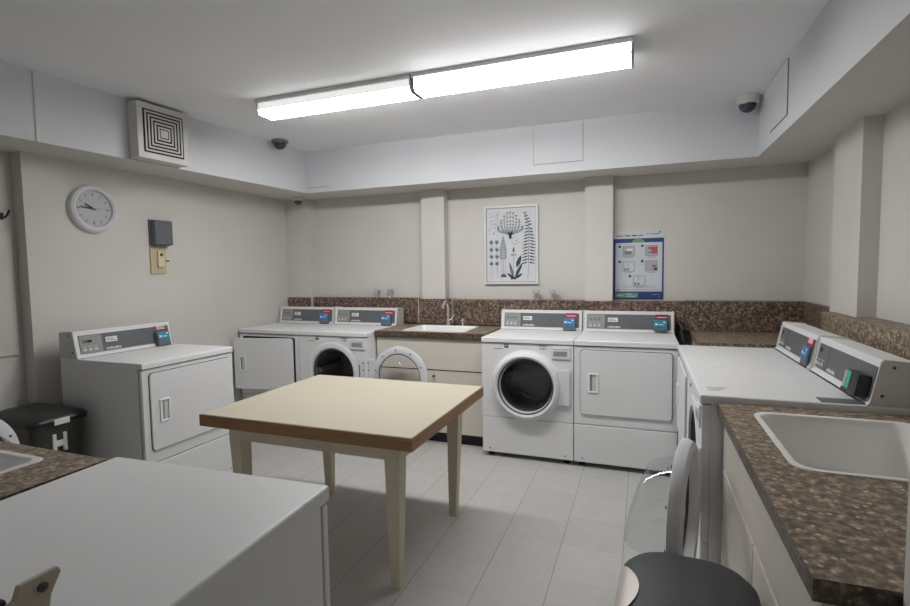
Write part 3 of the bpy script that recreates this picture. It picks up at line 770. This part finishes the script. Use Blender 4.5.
# ------------------------------------------------------------------ cameras and vent
def dome(label, x, y, z, r, basemat, baseh):
    t = thing('security_camera', label, 'security camera', (x, y, z))
    b = MB(); b.lathe([(0, 0), (r, 0), (r, -baseh), (r * 0.85, -baseh - 0.004), (0, -baseh - 0.004)], basemat, 28); b.build('base', t)
    b = MB(); b.lathe([(r * 0.8 * math.cos(a), -baseh - 0.003 - r * 0.8 * math.sin(a)) for a in [R(q) for q in range(0, 90, 12)]] + [(0, -baseh - 0.003 - r * 0.8)], 'dome', 28); b.build('dome_cover', t)
    return t
dome('dark dome camera on the ceiling beside the left soffit', -2.960, 3.628, ZC, 0.070, 'domegrey', 0.020)
dome('white based dome camera in the right ceiling corner', 0.650, 3.955, ZC, 0.068, 'domebase', 0.052)
dome('tiny dome camera under the soffit in the back left corner', -3.25, 4.225, ZS, 0.052, 'domebase', 0.034)

vx = sl(2.563) + 0.004
ang = math.atan(0.0758)
t = thing('air_vent', 'square white air vent with nested dark slots on the left soffit', 'vent', (vx, 2.563, 2.370), R(90) - ang)
t.scale = (0.91, 0.85, 0.97)
b = MB(); b.box(-0.1979, 0.1979, -0.1013, 0.0000, -0.1812, 0.1883, 'ventwhite', 0.0036); b.build('duct_box', t)
b = MB(); b.box(-0.1979, 0.1979, -0.1097, -0.1019, -0.1812, 0.1883, 'ventwhite', 0.0024)
b.box(-0.1573, 0.1573, -0.1115, -0.1073, -0.1407, 0.1478, 'ventdark'); b.build('backing', t)
for k in range(6):
    o = 0.1454 - 0.0244 * k; i = o - 0.0118
    g = MB()
    if k < 5:
        for (xa, xb, za, zb) in ((-o, o, i, o), (-o, o, -o, -i), (-o, -i, -i, i), (i, o, -i, i)):
            g.box(xa, xb, -0.1162, -0.1091, 0.0036 + za * 0.92, 0.0036 + zb * 0.92, 'ventwhite', 0.0012)
    else: g.box(-0.0286, 0.0286, -0.1162, -0.1091, -0.0226, 0.0298, 'ventwhite', 0.0012)
    g.build('louvre', t)

# ------------------------------------------------------------------ left wall things
FX = R(90)                                   # front faces +x
t = thing('wall_clock', 'round white clock on the left wall above the dryer', 'clock', (XW, 2.370, 1.883), FX)
b = MB(); b.lathe([(0.158, 0.0), (0.161, 0.012), (0.154, 0.036), (0.140, 0.044), (0.126, 0.036), (0.120, 0.022), (0.120, 0.0)], 'clockrim', 56, TOY); b.build('rim', t)
b = MB(); b.lathe([(0.121, 0.018), (0, 0.018)], 'clockface', 48, TOY)
for k in range(12):
    a = R(30 * k); mt = Matrix.Rotation(a, 4, 'Y')
    w = 0.006 if k % 3 else 0.010
    b.box(-w / 2, w / 2, -0.0195, -0.0175, 0.088, 0.106, 'greymark', 0, 1, mt)
b.build('dial', t)
# hands: a viewer facing the clock sees +local x to the right
b = MB(); mt = Matrix.Rotation(R(-62), 4, 'Y'); b.box(-0.004, 0.004, -0.0235, -0.021, -0.012, 0.062, 'hand', 0, 1, mt); b.build('hour_hand', t)
b = MB(); mt = Matrix.Rotation(R(-84), 4, 'Y'); b.box(-0.003, 0.003, -0.0265, -0.024, -0.015, 0.088, 'hand', 0, 1, mt); b.build('minute_hand', t)
b = MB(); mt = Matrix.Rotation(R(85), 4, 'Y'); b.box(-0.001, 0.001, -0.0285, -0.027, -0.015, 0.05, 'posterred', 0, 1, mt); b.build('second_hand', t)

t = thing('wall_box', 'dark grey box on the left wall above the beige switch', 'wall box', (XW, 2.862, 1.751), FX)
b = MB(); b.box(-0.081, 0.081, -0.020, 0.0, -0.098, 0.098, 'greybox', 0.003); b.build('back_plate', t)
b = MB(); b.box(-0.077, 0.077, -0.070, -0.020, -0.094, 0.094, 'greybox', 0.010, 3); b.box(0.072, 0.079, -0.060, -0.045, -0.02, 0.0, 'black', 0.002); b.build('cover', t)
t = thing('wall_switch', 'beige switch plate on the left wall below the dark grey box', 'switch', (XW, 2.862, 1.539), FX)
b = MB(); b.box(-0.081, 0.050, -0.012, 0.0, -0.102, 0.100, 'beigeplate', 0.003); b.box(0.050, 0.081, -0.010, 0.0, -0.098, 0.098, 'beigesw', 0.003)
b.box(0.048, 0.078, -0.013, -0.009, -0.008, 0.004, 'screw', 0.001); b.build('plate', t)
b = MB(); b.box(-0.030, 0.022, -0.030, -0.012, -0.052, 0.072, 'beigesw', 0.004, 2); s = b.build('switch_cover', t)
b = MB(); b.lathe([(0.012, 0), (0.012, 0.006), (0.007, 0.008), (0, 0.008)], 'screw', 16, Matrix.Translation((-0.004, -0.030, 0.045)) @ TOY); b.build('lock', s)

XN = -3.618
t = thing('wall_hook', 'small black hook on the left wall at the left edge', 'hook', (XN, 1.900, 1.805), FX)
b = MB(); b.box(-0.012, 0.012, -0.005, 0.0, -0.03, 0.012, 'black', 0.002); b.build('plate', t)
b = MB(); b.tube([(0, -0.003, -0.015), (0.004, -0.03, -0.018), (0.010, -0.045, 0.0), (0.018, -0.05, 0.028)], 0.006, 'black', 8); b.build('prong', t)
b = MB(); b.box(XN, XN + 0.012, 1.25, 1.940, 0.95, 1.708, 'wall', 0.002)
tag(b.build('wall_panel'), 'flat cream panel on the left wall below the black hook', 'panel')

# ------------------------------------------------------------------ bins
def loft(levels, m, b=None, cap0=True, cap1=True):
    b = b or MB(); tb = bmesh.new(); rings = [[tb.verts.new(p) for p in L] for L in levels]
    for a, c in zip(rings, rings[1:]):
        n = len(a)
        for k in range(n): tb.faces.new((a[k], a[(k + 1) % n], c[(k + 1) % n], c[k]))
    if cap0: tb.faces.new(rings[0][::-1])
    if cap1: tb.faces.new(rings[-1])
    bmesh.ops.recalc_face_normals(tb, faces=list(tb.faces))
    return b.add(tb, m)
def rr3(hx, hy, r, z, n=7): return [(p[0], p[1], z) for p in rrect(-hx, hx, -hy, hy, r, n)]
t = thing('storage_bin', 'black plastic bin with white latch beside the left wall dryer', 'bin', (-3.30, 1.835, 0))
loft([rr3(0.175, 0.105, 0.04, 0.0), rr3(0.215, 0.145, 0.05, 0.60)], 'bag').build('body', t)
loft([rr3(0.215, 0.145, 0.05, 0.601), rr3(0.228, 0.158, 0.055, 0.604), rr3(0.230, 0.160, 0.055, 0.625), rr3(0.215, 0.145, 0.05, 0.645), rr3(0.15, 0.09, 0.04, 0.668), rr3(0.05, 0.03, 0.02, 0.675)], 'black').build('lid', t)
b = MB(); b.box(0.228, 0.235, -0.045, 0.035, 0.598, 0.632, 'paper', 0.002); b.build('paper_label', t)
b = MB()
b.box(0.204, 0.220, -0.050, -0.030, 0.440, 0.545, 'paper', 0.003); b.box(0.204, 0.220, 0.005, 0.025, 0.440, 0.545, 'paper', 0.003); b.box(0.204, 0.219, -0.034, 0.010, 0.470, 0.505, 'paper', 0.003)
b.build('latch', t)

t = thing('trash_can', 'charcoal lidded waste bin with silver side at the bottom of the photo', 'trash can', (0.112, 1.300, 0), R(-3))
loft([rr3(0.120, 0.17, 0.07, 0.0), rr3(0.125, 0.175, 0.07, 0.02), rr3(0.150, 0.225, 0.09, 0.53)], 'steel').build('body', t)
loft([rr3(0.152, 0.228, 0.10, 0.531), rr3(0.168, 0.246, 0.11, 0.535), rr3(0.171, 0.250, 0.112, 0.56), rr3(0.166, 0.246, 0.112, 0.585), rr3(0.150, 0.232, 0.105, 0.602), rr3(0.115, 0.20, 0.085, 0.612), rr3(0.05, 0.10, 0.05, 0.616)], 'binlid').build('lid', t)
b = MB(); tb = bmesh.new()
pts = []
NV = 14
for k in range(NV + 1):
    q = -1 + 2 * k / NV
    pts.append((0.010 + 0.145 * q, 1.001 - q * q))
PATH = [(-0.1585, 0.520), (-0.1735, 0.537), (-0.1755, 0.560), (-0.1705, 0.588), (-0.153, 0.6065), (-0.116, 0.6165), (-0.06, 0.620)]
CUM = [0.0]
for p0, p1 in zip(PATH, PATH[1:]): CUM.append(CUM[-1] + math.hypot(p1[0] - p0[0], p1[1] - p0[1]))
def on_path(d):
    for k in range(len(PATH) - 1):
        if d <= CUM[k + 1]:
            f = (d - CUM[k]) / (CUM[k + 1] - CUM[k]); return tuple(PATH[k][q] + f * (PATH[k + 1][q] - PATH[k][q]) for q in (0, 1))
    return PATH[-1]
D0, RW = CUM[2] + 0.012, 10
rows = [[tb.verts.new((on_path(D0 + w * (-0.048 + 0.128 * r / RW))[0], y, on_path(D0 + w * (-0.048 + 0.128 * r / RW))[1])) for y, w in pts] for r in range(RW + 1)]
for r0, r1 in zip(rows, rows[1:]):
    for k in range(NV): tb.faces.new((r0[k], r0[k + 1], r1[k + 1], r1[k]))
bmesh.ops.recalc_face_normals(tb, faces=list(tb.faces))
bmesh.ops.solidify(tb, geom=list(tb.faces), thickness=0.004)
b.add(tb, 'silver'); b.build('side_trim', t)

# ------------------------------------------------------------------ picture and poster on the back wall
YP = YB
t = thing('framed_picture', 'framed print of ferns and leaves on the back wall', 'picture', (-1.121, YP, 1.650))
pw, ph = 0.247, 0.352
f = MB()
for a in ((-pw, pw, ph - 0.018, ph), (-pw, pw, -ph, -ph + 0.018), (-pw, -pw + 0.018, -ph + 0.018, ph - 0.018), (pw - 0.018, pw, -ph + 0.018, ph - 0.018)):
    f.box(a[0], a[1], -0.030, 0.0, a[2], a[3], 'frame', 0.002)
f.build('frame', t)
p = MB()
p.box(-pw + 0.018, pw - 0.018, -0.016, -0.002, -ph + 0.018, ph - 0.018, 'leafC')
p.box(-pw + 0.022, pw - 0.022, -0.0165, -0.002, -ph + 0.022, ph - 0.022, 'print')
YL = -0.0175
def leaf(x, z, a, l, w, m):
    c, s = math.cos(a), math.sin(a)
    q = [(0, 0), (l * 0.35, w / 2), (l * 0.75, w * 0.35), (l, 0), (l * 0.75, -w * 0.35), (l * 0.35, -w / 2)]
    p.poly([(x + u * c - v * s, YL, z + u * s + v * c) for u, v in q], m)
def stem(x0, z0, x1, z1, w, m):
    d = Vector((x1 - x0, z1 - z0)); n = Vector((-d.y, d.x)).normalized() * w / 2
    p.poly([(x0 + n.x, YL, z0 + n.y), (x1 + n.x, YL, z1 + n.y), (x1 - n.x, YL, z1 - n.y), (x0 - n.x, YL, z0 - n.y)], m)
# pixel frame of the print: u 0..1 left to right, v 0..1 top to bottom
def U(u): return -pw + 2 * pw * u
def V(v): return ph - 2 * ph * v
# tall fern at right, bent tip
prev = None
NF = 17
for k in range(NF):
    q = k / (NF - 1)
    u = 0.815 - 0.055 * max(0, (0.25 - q) / 0.25) ** 1.5 + 0.02 * math.sin(q * 3); v = 0.10 + 0.62 * q
    if prev: stem(U(prev[0]), V(prev[1]), U(u), V(v), 0.0045, 'leafA')
    prev = (u, v)
    l = 0.016 + 0.052 * min(1, q * 1.7)
    leaf(U(u), V(v), R(196), l * 0.95, 0.0125, 'leafA'); leaf(U(u), V(v), R(18 if q < 0.3 else -14), l * 0.95, 0.0125, 'leafA')
stem(U(0.83), V(0.72), U(0.81), V(0.93), 0.004, 'leafD')
# bush at top: curved fronds fanning from a short stalk
bx, bz = U(0.49), V(0.375)
for k in range(-4, 5):
    e = (U(0.49 + 0.056 * k), V(0.095 + 0.0115 * k * k)); c = (U(0.49 + 0.062 * k), V(0.375 - 0.012 * abs(k)))
    px_, pz_ = bx, bz
    for q in range(1, 10):
        f = q / 9
        nx = (1 - f) ** 2 * bx + 2 * f * (1 - f) * c[0] + f * f * e[0]; nz = (1 - f) ** 2 * bz + 2 * f * (1 - f) * c[1] + f * f * e[1]
        stem(px_, pz_, nx, nz, 0.0034, 'leafA' if abs(k) > 2 else 'leafB')
        a = math.atan2(nz - pz_, nx - px_)
        if q > 2:
            m = 'leafB' if (q + k) % 4 else 'leafC'
            leaf(nx, nz, a + R(45), 0.017, 0.0065, m); leaf(nx, nz, a - R(45), 0.017, 0.0065, m)
        px_, pz_ = nx, nz
    leaf(px_, pz_, a, 0.016, 0.007, 'leafA')
leaf(bx, V(0.43), R(90), 0.06, 0.030, 'leafA'); leaf(bx + 0.004, V(0.385), R(70), 0.05, 0.022, 'leafA'); leaf(bx - 0.004, V(0.385), R(112), 0.05, 0.022, 'leafB')
# narrow fern
for k in range(15):
    s = k / 14; v = 0.40 + 0.28 * s; l = 0.008 + 0.034 * min(1, s * 1.7)
    leaf(U(0.355), V(v), R(158), l, 0.0085, 'leafB'); leaf(U(0.355), V(v), R(22), l, 0.0085, 'leafB')
stem(U(0.355), V(0.38), U(0.355), V(0.90), 0.004, 'leafD'); stem(U(0.32), V(0.66), U(0.325), V(0.9), 0.003, 'leafD'); stem(U(0.40), V(0.66), U(0.39), V(0.9), 0.003, 'leafD')
for a in range(0, 181, 30): leaf(U(0.36), V(0.905), R(a), 0.034, 0.010, 'leafA')
# star leaves
for u in (0.13, 0.235):
    stem(U(u), V(0.45), U(u + 0.01), V(0.92), 0.0025, 'leafC')
    for v in (0.46, 0.555, 0.645, 0.735):
        for a in range(0, 360, 60): leaf(U(u), V(v), R(a + 15), 0.025, 0.009, 'leafA' if a % 120 else 'leafB')
# broad leaves
leaf(U(0.57), V(0.92), R(62), 0.155, 0.030, 'leafA'); leaf(U(0.60), V(0.79), R(68), 0.12, 0.04, 'leafA'); leaf(U(0.545), V(0.92), R(105), 0.15, 0.028, 'leafC'); leaf(U(0.55), V(0.93), R(140), 0.08, 0.026, 'leafA'); leaf(U(0.56), V(0.93), R(30), 0.09, 0.028, 'leafA')
stem(U(0.545), V(0.9), U(0.55), V(0.52), 0.003, 'leafC'); leaf(U(0.55), V(0.60), R(90), 0.05, 0.022, 'leafC'); leaf(U(0.55), V(0.63), R(170), 0.03, 0.012, 'leafC'); leaf(U(0.55), V(0.63), R(10), 0.03, 0.012, 'leafC')
for a in range(0, 181, 36): leaf(U(0.54), V(0.935), R(a), 0.03, 0.011, 'leafA')
# faint sprigs
for k in range(70):
    u, v = 0.09 + 0.20 * random.random(), 0.07 + 0.30 * random.random()
    leaf(U(u), V(v), random.random() * 6.28, 0.012, 0.004, random.choice(('leafC', 'leafD')))
for k in range(22): leaf(U(0.50 + 0.16 * random.random()), V(0.40 + 0.09 * random.random()), random.random() * 6.28, 0.011, 0.006, 'leafD')
p.build('print', t)

b = MB(); hw, hh = 0.197, 0.286
def pr(u0, u1, v0, v1, m, d=1): b.box(-hw + 2 * hw * u0, -hw + 2 * hw * u1, -0.004 - 0.0006 * d, -0.002, hh - 2 * hh * v1, hh - 2 * hh * v0, m)
b.box(-hw, hw, -0.004, 0.0, -hh, hh, 'posterblue')
pr(0, 1, 0, 0.115, 'posterlight')
for k, (u0, u1) in enumerate(((0.06, 0.20), (0.23, 0.34), (0.37, 0.47), (0.49, 0.60))): pr(u0, u1, 0.066, 0.082, 'ink' if k in (1, 2) else 'greymark', 2)
pr(0.67, 0.69, 0.050, 0.066, 'posterblue', 2); pr(0.71, 0.91, 0.052, 0.064, 'greymark', 2); pr(0.90, 0.94, 0.020, 0.045, 'greymark', 2)
pr(0.045, 0.97, 0.175, 0.885, 'postergrey')
tb = bmesh.new(); vs = [tb.verts.new((-hw + 2 * hw * (0.50 + 0.13 * math.cos(R(a))), -0.0055, hh - 2 * hh * (0.175 - 0.055 * math.sin(R(a))))) for a in range(0, 181, 15)]
tb.faces.new(vs); b.add(tb, 'postergreen')
for (u, v, kind) in ((0.13, 0.23, 0), (0.58, 0.225, 1), (0.13, 0.45, 2), (0.58, 0.445, 3), (0.34, 0.66, 2)):
    b.lathe([(0.011, 0), (0.011, 0.0008), (0, 0.0008)], 'ink', 16, Matrix.Translation((-hw + 2 * hw * u, -0.0048, hh - 2 * hh * v)) @ TOY)
    a, c = u + 0.06, v - 0.005
    pr(a, a + 0.24, c, c + 0.15, 'greymark', 2); pr(a + 0.01, a + 0.23, c + 0.007, c + 0.143, 'posterpic' if kind != 2 else 'postergrey', 3)
    if kind == 0: pr(a + 0.04, a + 0.18, c + 0.07, c + 0.12, 'greymark', 4); pr(a + 0.08, a + 0.20, c + 0.035, c + 0.07, 'paper', 4)
    if kind == 1: pr(a + 0.06, a + 0.23, c + 0.02, c + 0.055, 'posterred', 4); pr(a + 0.12, a + 0.23, c + 0.05, c + 0.12, 'posterred', 4); pr(a + 0.05, a + 0.12, c + 0.09, c + 0.115, 'postergreen', 4)
    if kind == 2: pr(a + 0.03, a + 0.07, c + 0.10, c + 0.135, 'greymark', 4); pr(a + 0.09, a + 0.13, c + 0.10, c + 0.135, 'greymark', 4); pr(a + 0.10, a + 0.11, c + 0.02, c + 0.06, 'greymark', 4)
    if kind == 3: pr(a + 0.13, a + 0.22, c + 0.06, c + 0.09, 'posterred', 4); pr(a + 0.17, a + 0.23, c + 0.10, c + 0.135, 'ink', 4)
    pr(a + 0.04, a + 0.20, c + 0.163, c + 0.170, 'greymark', 2)
pr(0.18, 0.84, 0.815, 0.821, 'greymark', 2); pr(0.07, 0.15, 0.855, 0.864, 'ink', 2); pr(0.18, 0.94, 0.857, 0.862, 'greymark', 2)
pr(0.045, 0.50, 0.905, 0.975, 'postergreen'); 
for u0, u1, v in ((0.08, 0.20, 0.94), (0.27, 0.38, 0.92), (0.27, 0.44, 0.95)): pr(u0, u1, v, v + 0.010, 'posterlight', 2)
pr(0.78, 0.93, 0.925, 0.931, 'posterpic', 2); pr(0.90, 0.93, 0.96, 0.966, 'posterpic', 2)
tag(b.build('poster', loc=(-0.042, YB, 1.451)), 'blue and white instruction poster with five small pictures on the back wall', 'poster')

# ------------------------------------------------------------------ camera, world, view
cam = bpy.data.cameras.new('camera'); co = bpy.data.objects.new('camera', cam); COL.objects.link(co)
yaw, pit, rol = 0.3590, -0.0655, -0.0149
cam.sensor_width = 36.0; cam.lens = 502.51 / 910 * 36.0; cam.clip_start = 0.02
fw = Vector((-math.sin(yaw) * math.cos(pit), math.cos(yaw) * math.cos(pit), math.sin(pit)))
rt = Vector((math.cos(yaw), math.sin(yaw), 0)); up = rt.cross(fw)
r2 = rt * math.cos(rol) + up * math.sin(rol); u2 = up * math.cos(rol) - rt * math.sin(rol)
co.matrix_world = Matrix(((r2.x, u2.x, -fw.x, 0), (r2.y, u2.y, -fw.y, 0), (r2.z, u2.z, -fw.z, 1.432), (0, 0, 0, 1)))
scene.camera = co
w = bpy.data.worlds.new('world'); scene.world = w; w.use_nodes = True
w.node_tree.nodes['Background'].inputs['Color'].default_value = (0.5, 0.5, 0.5, 1)
w.node_tree.nodes['Background'].inputs['Strength'].default_value = 0.1
vs = scene.view_settings
vs.view_transform = 'Standard'; vs.look = 'None'; vs.gamma = 1.0; vs.use_curve_mapping = False
vs.exposure = 0.80
scene.cycles.max_bounces = 10; scene.cycles.diffuse_bounces = 6; scene.cycles.transparent_max_bounces = 12
scene.cycles.caustics_reflective = False; scene.cycles.caustics_refractive = False
scene.cycles.sample_clamp_indirect = 6.0
